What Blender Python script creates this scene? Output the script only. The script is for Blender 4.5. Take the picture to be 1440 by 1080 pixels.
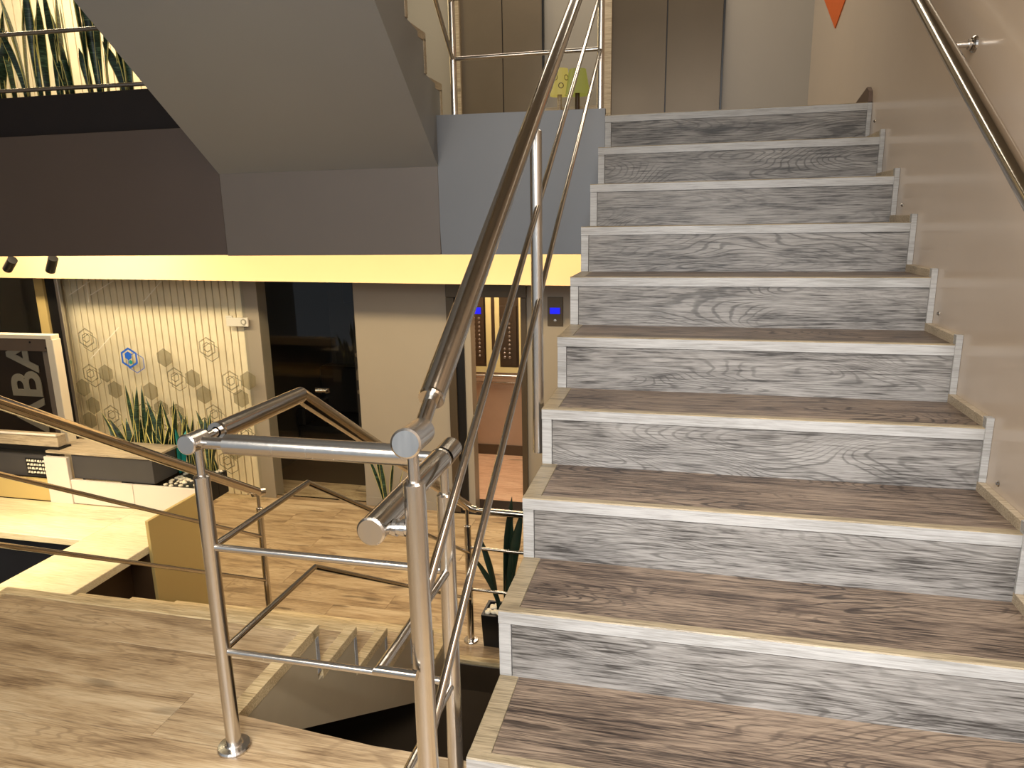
import bpy, bmesh, math, random
from mathutils import Vector, Matrix
random.seed(7)
D=bpy.data
for o in list(D.objects): D.objects.remove(o)
SC=bpy.context.scene; COL=SC.collection
def lin(h):
    h=h.lstrip('#'); r=[]
    for i in (0,2,4):
        c=int(h[i:i+2],16)/255; r.append(c/12.92 if c<=.04045 else ((c+.055)/1.055)**2.4)
    return tuple(r)+(1,)
# ------------------------------------------------------------ camera
cd=D.cameras.new('camera'); cam=D.objects.new('camera',cd); COL.objects.link(cam)
R_=Vector((0.97310038,0.22976333,-0.01686626)); U_=Vector((-0.03570587,0.22273753,0.97422435)); F_=Vector((-0.22759778,0.94741586,-0.22494987))
M=Matrix.Identity(4)
for i in range(3): M[i][0]=R_[i]; M[i][1]=U_[i]; M[i][2]=-F_[i]
M.translation=Vector((0.45756153,-1.37461773,1.43993971)); cam.matrix_world=M
cd.sensor_width=36; cd.lens=1002.39*36/1440; cd.clip_start=.02
SC.camera=cam
# ------------------------------------------------------------ world, exposure, lights
w=D.worlds.new('world'); SC.world=w; w.use_nodes=True
w.node_tree.nodes['Background'].inputs[0].default_value=(.86,.93,1,1)
w.node_tree.nodes['Background'].inputs[1].default_value=.45
SC.view_settings.view_transform='Standard'; SC.view_settings.look='None'
SC.view_settings.exposure=0.0; SC.view_settings.gamma=1; SC.view_settings.use_curve_mapping=False
def area(name,loc,aim,sx,sy,power,col,spread=180):
    l=D.lights.new(name,'AREA'); l.shape='RECTANGLE'; l.size=sx; l.size_y=sy; l.energy=power; l.color=col; l.spread=math.radians(spread)
    o=D.objects.new(name,l); COL.objects.link(o); o.location=loc
    z=(Vector(loc)-Vector(aim)).normalized(); x=(Vector((1,0,0))-z*z.x).normalized(); y=z.cross(x)
    m=Matrix((x,y,z)).transposed(); o.rotation_euler=m.to_euler(); return o
COOL=(.86,.93,1.0); WARM=(1.0,.80,.50); SOFT=(1.0,.88,.70)
area('daylight_window',(0.3,-3.6,2.5),(0.6,1.0,.4),2.6,1.8,88,COOL)
area('lower_steps_fill',(.8,-2.6,3.0),(.75,.5,.2),.7,.4,32,(.96,.97,1.0),62)  # added fill to brighten the lower steps, no fixture modelled
area('cove_light',(-2.8,3.12,1.43),(-2.8,3.75,.85),8.0,.10,74,WARM)
area('hall_downlight',(-2.6,3.2,1.45),(-2.7,2.9,-1.1),4.5,.25,28,WARM,150)
area('desk_fill',(-3.7,1.15,.95),(-3.2,1.7,-.5),.7,.5,24,WARM,120)  # added fill over the desk, hangs free without any fixture
area('slat_wall_light',(-4.4,3.3,1.36),(-4.4,4.25,-.2),1.6,.1,12,(1,.84,.6),140)
area('elevator_ceiling_light',(-1.4,5.2,1.2),(-1.4,5.2,0),.7,.7,26,(1,.82,.62))
area('upper_hall_light',(-.3,4.0,4.3),(-.3,4.3,2),2.6,.5,38,SOFT)
area('upper_planter_light',(-4.3,3.7,4.0),(-4.3,4.9,2.4),3.0,.3,85,(1,.87,.58))
area('landing_light',(-1.2,-2.4,2.7),(-1.2,.1,0),1.6,1.0,60,(1,.9,.76))
area('stair_light',(.7,-.2,3.4),(1.3,.3,.6),.6,.8,26,(1,.82,.64))
# ------------------------------------------------------------ node helpers
def newmat(name):
    m=D.materials.new(name); m.use_nodes=True; nt=m.node_tree; return m,nt,nt.nodes['Principled BSDF']
def N(nt,t,**k):
    n=nt.nodes.new(t)
    for a,b in k.items(): setattr(n,a,b)
    return n
def S(nt,n,i,v):
    if hasattr(v,'is_output'): nt.links.new(v,n.inputs[i])
    else: n.inputs[i].default_value=v
def math_(nt,op,a,b=0.0,c=0.0):
    n=N(nt,'ShaderNodeMath',operation=op); S(nt,n,0,a); S(nt,n,1,b); S(nt,n,2,c); return n.outputs[0]
def mix(nt,f,a,b,mode='MIX'):
    n=N(nt,'ShaderNodeMix',data_type='RGBA',blend_type=mode); S(nt,n,0,f); S(nt,n,6,a); S(nt,n,7,b); return n.outputs[2]
def noise(nt,vec,scale,detail=3,rough=.5,dist=0):
    n=N(nt,'ShaderNodeTexNoise'); S(nt,n,'Vector',vec); S(nt,n,'Scale',scale); S(nt,n,'Detail',detail); S(nt,n,'Roughness',rough); S(nt,n,'Distortion',dist); return n.outputs['Fac']
def ramp(nt,f,*st):
    n=N(nt,'ShaderNodeValToRGB'); cr=n.color_ramp
    while len(cr.elements)<len(st): cr.elements.new(.5)
    for e,(p,c) in zip(cr.elements,st): e.position=p; e.color=c if isinstance(c,tuple) else (c,c,c,1)
    S(nt,n,0,f); return n.outputs[0]
def coords(nt,scale,rnd=True):
    tc=N(nt,'ShaderNodeTexCoord'); v=tc.outputs['Object']
    if rnd:
        oi=N(nt,'ShaderNodeObjectInfo'); a=N(nt,'ShaderNodeVectorMath',operation='MULTIPLY_ADD')
        cx=N(nt,'ShaderNodeCombineXYZ'); 
        for i in range(3): S(nt,cx,i,oi.outputs['Random'])
        S(nt,a,0,cx.outputs[0]); a.inputs[1].default_value=(37,61,53); S(nt,a,2,v); v=a.outputs[0]
    m=N(nt,'ShaderNodeVectorMath',operation='MULTIPLY'); S(nt,m,0,v); m.inputs[1].default_value=scale; return m.outputs[0]
def bump(nt,p,h,st,dist=.002):
    b=N(nt,'ShaderNodeBump'); S(nt,b,'Height',h); S(nt,b,'Strength',st); S(nt,b,'Distance',dist); S(nt,p,'Normal',b.outputs[0])
def wood(name,dark,mid,light,line=.55,rough=.45,rings=34,patch=.5):
    m,nt,p=newmat(name)
    g=noise(nt,coords(nt,(.75,4.5,4.5)),1.0,2,.4,.5)
    wob=noise(nt,coords(nt,(9,30,30)),1.0,2,.6)
    wv=math_(nt,'SINE',math_(nt,'ADD',math_(nt,'MULTIPLY',g,rings*6.28),math_(nt,'MULTIPLY',wob,5.0)))
    lines=ramp(nt,math_(nt,'MULTIPLY_ADD',wv,.5,.5),(.0,0.0),(.78,.04),(.93,.8),(1,1.0))
    fib=ramp(nt,noise(nt,coords(nt,(8,190,190)),1.0,3,.7),(.30,0.0),(.46,.45),(.70,1.0))
    pat=noise(nt,coords(nt,(1.6,9,9)),1.0,4,.6,.8)
    mask=ramp(nt,noise(nt,coords(nt,(1.3,4,4)),1.0,2),(.40,0.12),(.60,1.0))
    base=ramp(nt,math_(nt,'ADD',math_(nt,'MULTIPLY',pat,patch),math_(nt,'MULTIPLY',fib,1-patch)),(.34,dark),(.5,mid),(.66,light))
    lf=math_(nt,'MULTIPLY',math_(nt,'MULTIPLY',lines,mask),line)
    col=mix(nt,lf,base,dark)
    kn=ramp(nt,noise(nt,coords(nt,(2.6,12,12)),1.0,1),(.70,0.0),(.78,.75))
    col=mix(nt,kn,col,tuple(c*.45 for c in dark[:3])+(1,))
    st_=ramp(nt,noise(nt,coords(nt,(1.1,14,14)),1.0,4,.7),(.60,0.0),(.72,.55))
    col=mix(nt,st_,col,dark)
    S(nt,p,'Base Color',col); S(nt,p,'Roughness',rough)
    h=math_(nt,'SUBTRACT',math_(nt,'MULTIPLY',fib,.6),lf); bump(nt,p,h,.35,.0015)
    return m
def plain(name,col,rough=.5,metal=0.0,var=.06,sc=6,bmp=0.0,coat=0.0):
    m,nt,p=newmat(name)
    n=noise(nt,coords(nt,(1,1,1)),sc,4,.6)
    f=math_(nt,'MULTIPLY',math_(nt,'SUBTRACT',n,.5),var*3)
    hs=N(nt,'ShaderNodeHueSaturation'); S(nt,hs,'Color',col); S(nt,hs,'Value',math_(nt,'ADD',f,1.0))
    S(nt,p,'Base Color',hs.outputs[0]); S(nt,p,'Roughness',rough); S(nt,p,'Metallic',metal)
    if coat: S(nt,p,'Coat Weight',coat); S(nt,p,'Coat Roughness',.12)
    if bmp: bump(nt,p,noise(nt,coords(nt,(1,1,1)),120,3),bmp,.001)
    return m
def emis(name,col,st):
    m,nt,p=newmat(name); S(nt,p,'Base Color',(0,0,0,1)); S(nt,p,'Emission Color',col); S(nt,p,'Emission Strength',st); return m
TREAD=wood('tread_oak',lin('281e18'),lin('655547'),lin('877562'),.9,.42,50,.58)
RISER=wood('riser_oak',lin('37332f'),lin('78736d'),lin('938e87'),.62,.5,50,.62)
NOSE=wood('pale_oak_edging',lin('8b8882'),lin('9f9c97'),lin('adaaa5'),.15,.4,34,.6)
FLOOR=wood('floor_oak',lin('7a6248'),lin('b69b76'),lin('cfb894'),.45,.38,36,.78)
LIPF=wood('floor_edge_oak',lin('a58d66'),lin('cbb284'),lin('ddc79c'),.15,.45)
LIPW=wood('edge_lip_oak',lin('8f7f68'),lin('ab9a80'),lin('bfae93'),.15,.45)
def steelmat(name,c,r0):
    m,nt,p=newmat(name); S(nt,p,'Metallic',1.0)
    n=noise(nt,coords(nt,(90,90,4)),1.0,2); S(nt,p,'Roughness',math_(nt,'MULTIPLY_ADD',n,.14,r0-.07))
    S(nt,p,'Base Color',c); return m
STEEL=steelmat('brushed_stainless_steel',(.62,.59,.55,1),.24)
STEEL_D=steelmat('polished_stainless_steel',(.50,.46,.41,1),.15)
BRONZE=plain('bronze_sheet',(.105,.078,.05,1),.34,.55,.05,4)
BRONZE_REFL=plain('bronze_sheet_reflecting',(.20,.155,.105,1),.34,.5,.05,4)  # same bronze, its brighter reflection put into the base colour
DARKSTEEL=steelmat('dark_steel_plate',(.20,.16,.12,1),.3)
GREY=plain('grey_laminate',lin('7d7874'),.42,0,.03,3)
GREYB=plain('slate_grey_laminate',lin('787a7d'),.42,0,.03,3)
WALL=plain('beige_satin_wall',lin('c6b4a0'),.22,0,.03,2,.05,.25)
WALL2=plain('beige_wall',lin('968b7a'),.4,0,.04,2,.05)
WALLG=plain('greyish_wall',lin('948c80'),.45,0,.03,2)
CREAM=plain('cream_paint',lin('e0c193'),.5,0,.03,2)
DESK=wood('pale_maple_laminate',lin('d8c69c'),lin('e6d7b0'),lin('eee2c2'),.06,.4)
WHITE=plain('white_laminate',lin('dcd2c4'),.4,0,.03,2)
FRAMEC=plain('frame_cream',lin('e6d8bd'),.5,0,.03,2)
PANELY=plain('mustard_laminate',lin('c5ab6c'),.45,0,.03,2)
BROWN=plain('dark_brown_laminate',lin('4a3622'),.5,0,.08,6)
BOXD=plain('dark_chocolate_box',lin('1c120e'),.75,0,.2,8)
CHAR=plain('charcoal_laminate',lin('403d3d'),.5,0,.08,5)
BLACK=plain('black_plastic',lin('0e0d0d'),.35,0,.2,5)
SLAT=plain('ivory_slat',lin('eddcbc'),.5,0,.1,9)
PEB=plain('white_pebble',lin('e8dcc0'),.5,0,.3,14)
ORANGE=plain('orange_felt',lin('d0601c'),.7,0,.05,9)
SHADE1=emis('patterned_lamp_shade',lin('d8c060'),.55)
SHADE2=emis('green_yellow_lamp_shade',lin('a8a448'),.5)
BLUE=emis('blue_display',(.004,.008,1,1),1.0)
PRB=plain('blue_print',lin('2a62c8'),.4)
VOID=plain('unlit_cellar_dark',lin('1c1611'),.8)  # near-black colour carries the darkness of the unlit space below
LETTER=plain('letter_grey',lin('8d8470'),.5)
WHITEP=plain('white_print',lin('efe6d2'),.5)
TEAL=plain('teal_leaf',lin('1f8f80'),.5,0,.2,20)
def glassmat():
    m=D.materials.new('clear_glass'); m.use_nodes=True; nt=m.node_tree; nt.nodes.clear()
    o=N(nt,'ShaderNodeOutputMaterial'); mx=N(nt,'ShaderNodeMixShader'); t=N(nt,'ShaderNodeBsdfTransparent'); g=N(nt,'ShaderNodeBsdfGlossy')
    t.inputs[0].default_value=(.97,.98,.97,1); g.inputs['Roughness'].default_value=.02
    f=N(nt,'ShaderNodeFresnel'); f.inputs[0].default_value=1.5
    ge=N(nt,'ShaderNodeNewGeometry'); nt.links.new(math_(nt,'MULTIPLY',f.outputs[0],math_(nt,'SUBTRACT',1.0,ge.outputs['Backfacing'])),mx.inputs[0]); nt.links.new(t.outputs[0],mx.inputs[1]); nt.links.new(g.outputs[0],mx.inputs[2]); nt.links.new(mx.outputs[0],o.inputs[0]); return m
GLASS=glassmat()
def frost():
    m=D.materials.new('frosted_print'); m.use_nodes=True; nt=m.node_tree; p=nt.nodes['Principled BSDF']
    p.inputs['Base Color'].default_value=lin('6a603f'); p.inputs['Alpha'].default_value=.36; p.inputs['Roughness'].default_value=.8
    return m
FROST=frost()
def leafmat():
    m,nt,p=newmat('snake_leaf_green'); b=noise(nt,coords(nt,(8,8,60)),1.0,3,.6,1.5)
    S(nt,p,'Base Color',ramp(nt,b,(.40,lin('101d15')),(.55,lin('243f29')),(.72,lin('5d7757')))); S(nt,p,'Roughness',.4); return m
LEAF=leafmat(); LEAFY=plain('snake_leaf_margin',lin('cfc06a'),.45,0,.1,20)
LEAFD=plain('deep_green_leaf',lin('1b2a1c'),.4,0,.3,20)
# ------------------------------------------------------------ object helpers
def wloc(o):
    v=Vector((0,0,0))
    while o: v+=o.location; o=o.parent
    return v
def link(name,me,loc,mat,parent=None):
    o=D.objects.new(name,me); COL.objects.link(o)
    if parent is not None: o.parent=parent; o.location=Vector(loc)-wloc(parent)
    else: o.location=loc
    if mat is not None:
        if isinstance(mat,(list,tuple)):
            if not me.materials:
                for q in mat: me.materials.append(q)
        elif not me.materials: me.materials.append(mat)
    return o
def tag(o,label,cat,group=None):
    o['label']=label; o['category']=cat
    if group: o['group']=group
    return o
def thing(name,loc,label,cat,group=None):
    o=D.objects.new(name,None); COL.objects.link(o); o.location=loc; o.empty_display_size=.1
    return tag(o,label,cat,group)
def struct(o): o['kind']='structure'; return o
def smooth(me):
    for p in me.polygons: p.use_smooth=True
def box(name,x0,x1,y0,y1,z0,z1,mat,parent=None,bev=0.0):
    c=Vector(((x0+x1)/2,(y0+y1)/2,(z0+z1)/2)); bm=bmesh.new(); bmesh.ops.create_cube(bm,size=1)
    bmesh.ops.scale(bm,vec=(abs(x1-x0),abs(y1-y0),abs(z1-z0)),verts=bm.verts)
    if bev: bmesh.ops.bevel(bm,geom=bm.edges[:],offset=bev,segments=1,affect='EDGES')
    me=D.meshes.new(name); bm.to_mesh(me); bm.free(); return link(name,me,c,mat,parent)
def poly(name,verts,faces,mat,parent=None,org=None):
    c=Vector(org) if org else sum((Vector(v) for v in verts),Vector())/len(verts)
    me=D.meshes.new(name); me.from_pydata([tuple(Vector(v)-c) for v in verts],[],faces); 
    bm=bmesh.new(); bm.from_mesh(me); bmesh.ops.recalc_face_normals(bm,faces=bm.faces); bm.to_mesh(me); bm.free()
    return link(name,me,c,mat,parent)
def prism(name,prof,ax,a,b,mat,parent=None):
    """prof: 2D points in the two other axes; extruded along ax from a to b"""
    n=len(prof); vs=[]
    for t in (a,b):
        for (u,v) in prof:
            vs.append((t,u,v) if ax=='x' else (u,t,v) if ax=='y' else (u,v,t))
    f=[tuple(range(n)),tuple(range(2*n-1,n-1,-1))]+[(i,(i+1)%n,n+(i+1)%n,n+i) for i in range(n)]
    return poly(name,vs,f,mat,parent)
def pipe(name,pts,r,mat,parent=None,seg=24,caps=True):
    """swept tube with mitred corners; pts world coords"""
    P=[Vector(p) for p in pts]; c=sum(P,Vector())/len(P); n=len(P)
    d=[(P[i+1]-P[i]).normalized() for i in range(n-1)]
    up=Vector((0,0,1)) if abs(d[0].z)<.9 else Vector((0,1,0))
    s=d[0].cross(up).normalized(); t=s.cross(d[0]).normalized()
    rings=[]
    for i in range(n):
        if i==0: nrm=d[0]; a,b=s,t
        elif i==n-1: nrm=d[-1]
        else: nrm=(d[i-1]+d[i]).normalized()
        ring=[]
        dd=d[max(i-1,0)]
        for k in range(seg):
            an=2*math.pi*k/seg; v=(a*math.cos(an)+b*math.sin(an))*r
            if i>0:  # project along dd on plane nrm
                v=v-dd*(v.dot(nrm)/dd.dot(nrm))
            ring.append(P[i]+v)
        rings.append(ring)
        if 0<i<n-1:
            # new frame for next direction
            q=d[i-1].rotation_difference(d[i]); a=q@a; b=q@b
    vs=[v-c for rg in rings for v in rg]; fs=[]
    for i in range(n-1):
        for k in range(seg):
            k2=(k+1)%seg; fs.append((i*seg+k,i*seg+k2,(i+1)*seg+k2,(i+1)*seg+k))
    ns=len(fs)
    if caps:
        b0=len(vs); vs+= [v-c for v in rings[0]]; fs.append(tuple(b0+k for k in range(seg)))
        b1=len(vs); vs+= [v-c for v in rings[-1]]; fs.append(tuple(b1+k for k in reversed(range(seg))))
    me=D.meshes.new(name); me.from_pydata([tuple(v) for v in vs],[],fs)
    bm=bmesh.new(); bm.from_mesh(me)
    bmesh.ops.recalc_face_normals(bm,faces=bm.faces); bm.to_mesh(me); bm.free()
    for i,p in enumerate(me.polygons): p.use_smooth=(i<ns and n==2)
    if n>2:
        for i,p in enumerate(me.polygons): p.use_smooth=i<ns
        es={e.key:e for e in me.edges}
        for i in range(1,n-1):
            for k in range(seg):
                key=tuple(sorted((i*seg+k,i*seg+(k+1)%seg)))
                if key in es: es[key].use_edge_sharp=True
    return link(name,me,c,mat,parent)
def lathe(name,prof,loc,mat,parent=None,seg=28,axis=None):
    vs=[];fs=[];n=len(prof)
    for k in range(seg):
        a=2*math.pi*k/seg
        for (r,z) in prof: vs.append((r*math.cos(a),r*math.sin(a),z))
    for k in range(seg):
        k2=(k+1)%seg
        for i in range(n-1): fs.append((k*n+i,k2*n+i,k2*n+i+1,k*n+i+1))
    me=D.meshes.new(name); me.from_pydata(vs,[],fs); bm=bmesh.new(); bm.from_mesh(me)
    bmesh.ops.remove_doubles(bm,verts=bm.verts,dist=1e-5); bmesh.ops.recalc_face_normals(bm,faces=bm.faces); bm.to_mesh(me); bm.free()
    o=link(name,me,loc,mat,parent)
    if axis is not None: me.transform(Vector((0,0,1)).rotation_difference(Vector(axis).normalized()).to_matrix().to_4x4())
    return o
def textmesh(name,txt,size,mat,loc,parent,rot,ext=.002):
    cu=D.curves.new(name,'FONT'); cu.body=txt; cu.size=size; cu.extrude=ext; cu.align_x='CENTER'; cu.align_y='CENTER'; cu.offset=size*.02
    tmp=D.objects.new('tmp_text',cu); COL.objects.link(tmp); dg=bpy.context.evaluated_depsgraph_get(); dg.update()
    me=D.meshes.new_from_object(tmp.evaluated_get(dg)); D.objects.remove(tmp); D.curves.remove(cu)
    me.materials.clear(); me.transform(rot.to_4x4()); me.name=name; return link(name,me,loc,mat,parent)
G=0.32083; RS=0.2; W=1.36228; WX=W+.022      # run, rise, stair width, right wall face
# ------------------------------------------------------------ structure: walls, floors
wr=struct(box('wall_right',WX,WX+.15,-3.2,5.25,-1.4,5.0,WALL))
wub=struct(box('wall_back',-7.4,WX+.15,5.1,5.25,1.95,5.0,WALLG))
ceil=struct(box('ceiling',-7.4,WX+.15,-3.2,5.25,5.0,5.1,WALL2))
wl=struct(box('wall_left',-7.4,-7.25,-3.2,5.25,-1.4,5.0,WALL2))
# landing floor
OX,OY0,OY1,NY=-.795,.288,.742,.742
fl=struct(poly('floor',[(-2.2,-3,-.02),(WX,-3,-.02),(WX,.20,-.02),(0,.20,-.02),(OX-.012,OY0-.05,-.02),(OX-.012,NY-.02,-.02),(-2.2,NY-.02,-.02),
   (-2.2,-3,-.105),(WX,-3,-.105),(WX,.20,-.105),(0,.20,-.105),(OX-.012,OY0-.05,-.105),(OX-.012,NY-.02,-.105),(-2.2,NY-.02,-.105)],
   [(0,1,2,3,4,5,6),(13,12,11,10,9,8,7)]+[(i,(i+1)%7,7+(i+1)%7,7+i) for i in range(7)],GREY))
def plank(x0,x1,y0,y1,z,par,th=.018,mat=FLOOR,b=.0012):
    return box('plank',x0+.0012,x1-.0012,y0+.0009,y1-.0009,z-th,z+random.uniform(-.0003,.0002),mat,par,b)
rows=[(.309+.0,.309+.1925),( .5015,.694)]
y=.309
ry=[]
yy=.309
while yy>-3: ry.append((yy-.1925,yy)); yy-=.1925
ends={0:[-.995],1:[-1.75,.1],2:[-1.2],3:[-.3],4:[-1.6]}
plank(-2.16,OX-.045,.5015,.694,0,fl); plank(-2.16,OX-.045,.309,.5015,0,fl)
for i,(a,b) in enumerate(ry):
    xs=[-2.16]+sorted(ends.get(i,[random.uniform(-1.5,.4)]))+[WX]
    for j in range(len(xs)-1):
        if i==0: # row cut by the stairwell opening on a slant
            x0,x1=xs[j],xs[j+1]
            if x1<=OX: plank(x0,x1,a,b,0,fl)
            else:
                pr=[(x0+.001,a+.001),(WX,a+.001),(WX,.205),(0,.213),(-.35,.213),(OX-.045,OY0-.035),(OX-.045,b),(x0+.001,b)]
                prism('plank',pr,'z',-.018,0,FLOOR,fl)
        else: plank(xs[j],xs[j+1],a,b,0,fl)
# edge strips of the landing
for a in ((-2.2,OX,.694,.742,-.035,.004),(-2.2,-2.16,-3,.694,-.035,.004)):
    box('edge_strip',*a,LIPF,fl,.003)
prism('edge_strip',[(OX-.045,OY0-.035),(OX,OY0-.045),(OX,.742),(OX-.045,.700)],'z',-.035,.005,LIPF,fl)
# lower hall floor
FL2=-1.1; LFY=2.2
f2=struct(box('floor',-7.3,WX,LFY,6.4,FL2-.2,FL2-.018,GREY))
yy=LFY+.045; i=0
while yy<4.75:
    y1=min(yy+.1925,4.75); x=-7.2+((i*.37)%1.2)-1.2
    while x<WX:
        x0=max(x,-7.25); x1=min(x+1.25,WX)
        if x1-x0>.05: plank(x0,x1,yy,y1,FL2,f2,b=0)
        x+=1.25
    yy=y1; i+=1
box('edge_strip',-.79,WX,LFY,LFY+.045,FL2-.03,FL2+.003,LIPF,f2,.003)
f2b=struct(box('floor',-7.3,-2.17,-3,LFY,FL2-.2,FL2,CHAR))  # charcoal stands in for the shade under the desk
# cellar below
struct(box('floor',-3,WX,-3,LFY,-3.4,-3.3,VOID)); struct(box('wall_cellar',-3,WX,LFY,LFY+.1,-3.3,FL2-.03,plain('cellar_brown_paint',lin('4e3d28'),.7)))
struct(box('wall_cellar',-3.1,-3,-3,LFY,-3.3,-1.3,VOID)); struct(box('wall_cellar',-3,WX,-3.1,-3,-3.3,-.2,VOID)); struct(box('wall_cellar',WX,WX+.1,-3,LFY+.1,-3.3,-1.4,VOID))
# upper floor slab, its fascia
UF=2.0; FY=2.887
uf=struct(box('floor',-7.25,WX,FY+.04,5.1,1.5,UF,WALL2))
tr=struct(box('trim_1',-7.25,-.001,FY+.03,FY+.05,1.24,2.04,BLACK))
box('panel',-7.25,-2.503,FY,FY+.03,1.24,2.055,plain('umber_laminate',lin('584b43'),.35,0,.05,2),tr,.002)
box('panel',-2.499,-1.003,FY-.004,FY+.03,1.235,1.76,plain('taupe_laminate',lin('70675f'),.4,0,.04,2),tr,.002)
prism('panel',[(-.999,1.235),(.0,1.232),(.0,2.04),(-1.02,2.05)],'y',FY-.001,FY+.03,GREYB,tr)
# bulkhead over the hall wall
bk=struct(prism('trim_2',[(-7.25,1.03),(WX,.945),(WX,1.5),(-7.25,1.5)],'y',3.8,3.9,CREAM))
# lower back wall
YW=4.3
wb=struct(box('wall_hall',-2.30,-1.46,YW,YW+.15,FL2,1.5,WALL2)); struct(box('wall_hall',-.82,WX,YW,YW+.15,FL2,1.5,WALL2))
struct(box('wall_hall',-5.45,-3.28,YW+.12,YW+.2,FL2,1.5,WALLG))
struct(box('wall_hall',-3.38,-3.22,YW-.02,YW+.12,FL2,1.5,WALL2))
struct(box('baseboard_hall',-2.30,-1.46,YW-.012,YW,FL2,FL2+.08,WALL2))
# slat wall
sl=struct(box('wall_slats',-5.42,-3.38,YW+.03,YW+.05,FL2,1.5,plain('slat_gap',lin('3d3220'),.8)))
n=27; x0=-5.36; p=( -3.385-x0)/n
s0=None
for i in range(n):
    if s0 is None: s0=box('slat',x0,x0+p-.010,YW,YW+.03,FL2,1.5,SLAT,sl,.003)
    else:
        c=s0.copy(); COL.objects.link(c); c.location.x+=p*i
# upper slat wall behind planter
sl2=struct(box('wall_slats',-7.2,-2.2,4.9,4.93,UF,5.0,plain('slat_gap_2',lin('5a4826'),.8)))
s1=None
for i in range(52):
    if s1 is None: s1=box('slat',-7.18,-7.18+.083,4.87,4.9,UF,4.4,SLAT,sl2)
    else:
        c=s1.copy(); COL.objects.link(c); c.location.x+=.095*i
# ------------------------------------------------------------ ascending staircase
LIPS=wood('stair_lip_oak',lin('6f624c'),lin('8c7d62'),lin('9c8c70'),.2,.4)
st=thing('staircase',(W/2,1.4,0),'wide closed-riser staircase with grey oak treads climbing to the upper floor','staircase')
for k in range(1,11):
    z=k*RS; yf=(k-1)*G; yb=k*G if k<10 else yf+.06
    box('riser',.036,W,yf+.006,yf+.024,z-RS,z-.036,RISER,st)
    if k<10:
        box('tread',.055,W,yf+.028,yb+.006,z-.022,z,TREAD,st)
        box('side_edging',0,.0535,yf+.028,yb+.006,z-.03,z+.001,LIPS,st,.0015)
    else: box('tread',.0,W,yf+.028,yf+.30,z-.022,z,TREAD,st)
    # L shaped nosing
    nz=prism('nosing',[(yf,z-.036),(yf+.012,z-.036),(yf+.012,z-.010),(yf+.028,z-.010),(yf+.028,z+.002),(yf+.003,z+.002),(yf,z-.001)],'x',0,W,(NOSE,LIPS),st)
    for pgn in nz.data.polygons:
        if pgn.normal.z>.5: pgn.material_index=1
    box('riser_edging',0,.034,yf+.003,yf+.024,z-RS+.001,z-.037,NOSE,st,.001)
    box('wall_edging',W,WX-.0005,yf-.004,yf+.022,z-RS+.03,z+.035 if k<10 else z+.0,NOSE,st,.001)
    if k<10: box('wall_edging',W,WX-.0005,yf+.022,yb+.02,z-.02,z+.030,LIPW,st,.001)
prof=[(.03,0)]
for k in range(1,10):
    prof+=[((k-1)*G+.026,(k-1)*RS if k>1 else 0),((k-1)*G+.026,k*RS-.03)]
prof+=[(9*G+.026,9*RS-.03),(9*G+.026,10*RS-.03),(9*G+.036,10*RS-.03),(9*G+.036,1.5),(.5,-.0)]
prof2=[]
for q in prof:
    if not prof2 or (abs(prof2[-1][0]-q[0])+abs(prof2[-1][1]-q[1])>1e-4): prof2.append(q)
prism('stringer_body',prof2,'x',.004,W-.001,GREY,st)
prism('skirting_tip',[(2.887,2.003),(3.40,2.077-.07),(2.944,2.085),(2.90,2.06)],'x',WX-.02,WX-.0005,plain('brown_skirting',lin('5e4a3c'),.5),st)
# screws in the right wall
for q in ((2.80,1.898),(2.155,1.473),(1.545,1.074),(.878,.657)):
    lathe('screw',[(0,.006),(.004,.006),(.007,.002),(.0095,.001),(.0095,0),(0,0)],(WX,q[0],q[1]),STEEL_D,wr,16,(-1,0,0))
# ------------------------------------------------------------ descending flight
sd=thing('staircase',(-1.48,1.4,FL2),'oak staircase going down from the landing to the lower hall, seen over its nosings','staircase')
g2,r2=.292,.18333
for k in range(1,6):
    z=-k*r2; ya=NY+(k-1)*g2; yb=ya+g2
    box('tread',-2.16,OX-.045,ya-.02,yb-.045,z-.022,z,FLOOR,sd)
    box('nosing',-2.16,OX-.045,yb-.045,yb,z-.036,z+.003,LIPF,sd,.002)
    box('side_edging',OX-.045,OX,ya-.0,yb,z-.036,z+.004,LIPF,sd,.002)
    box('riser',-2.16,OX-.034,ya-.03,ya-.012,z,z+r2-.036,RISER,sd)
    box('riser_edging',OX-.034,OX,ya-.03,ya-.008,z+.004,z+r2-.036,NOSE,sd,.001)
prof=[(.27,-.225),(NY-.03,-.225),(NY-.03,-.036)]
for k in range(1,7):
    ya=NY+(k-1)*g2
    prof+=[(ya-.03,-(k-1)*r2-.036)] if k>1 else []
    prof+=[(ya-.03,-k*r2-.023)]
prof=[(NY-.03,-.037)]+[q for k in range(1,6) for q in ((NY+(k-1)*g2-.03,-k*r2-.023),(NY+k*g2-.03,-k*r2-.023))]+[(NY+5*g2-.03,FL2-.0),(NY+5*g2-.03,-1.32),(.674,-.369),(.262,-.108),(.262,-.037)]
prism('stringer_body',prof,'x',-2.17,OX-.002,plain('taupe_stringer',lin('b3a283'),.5),sd)  # light falling on this face is put into the paler taupe
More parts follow.
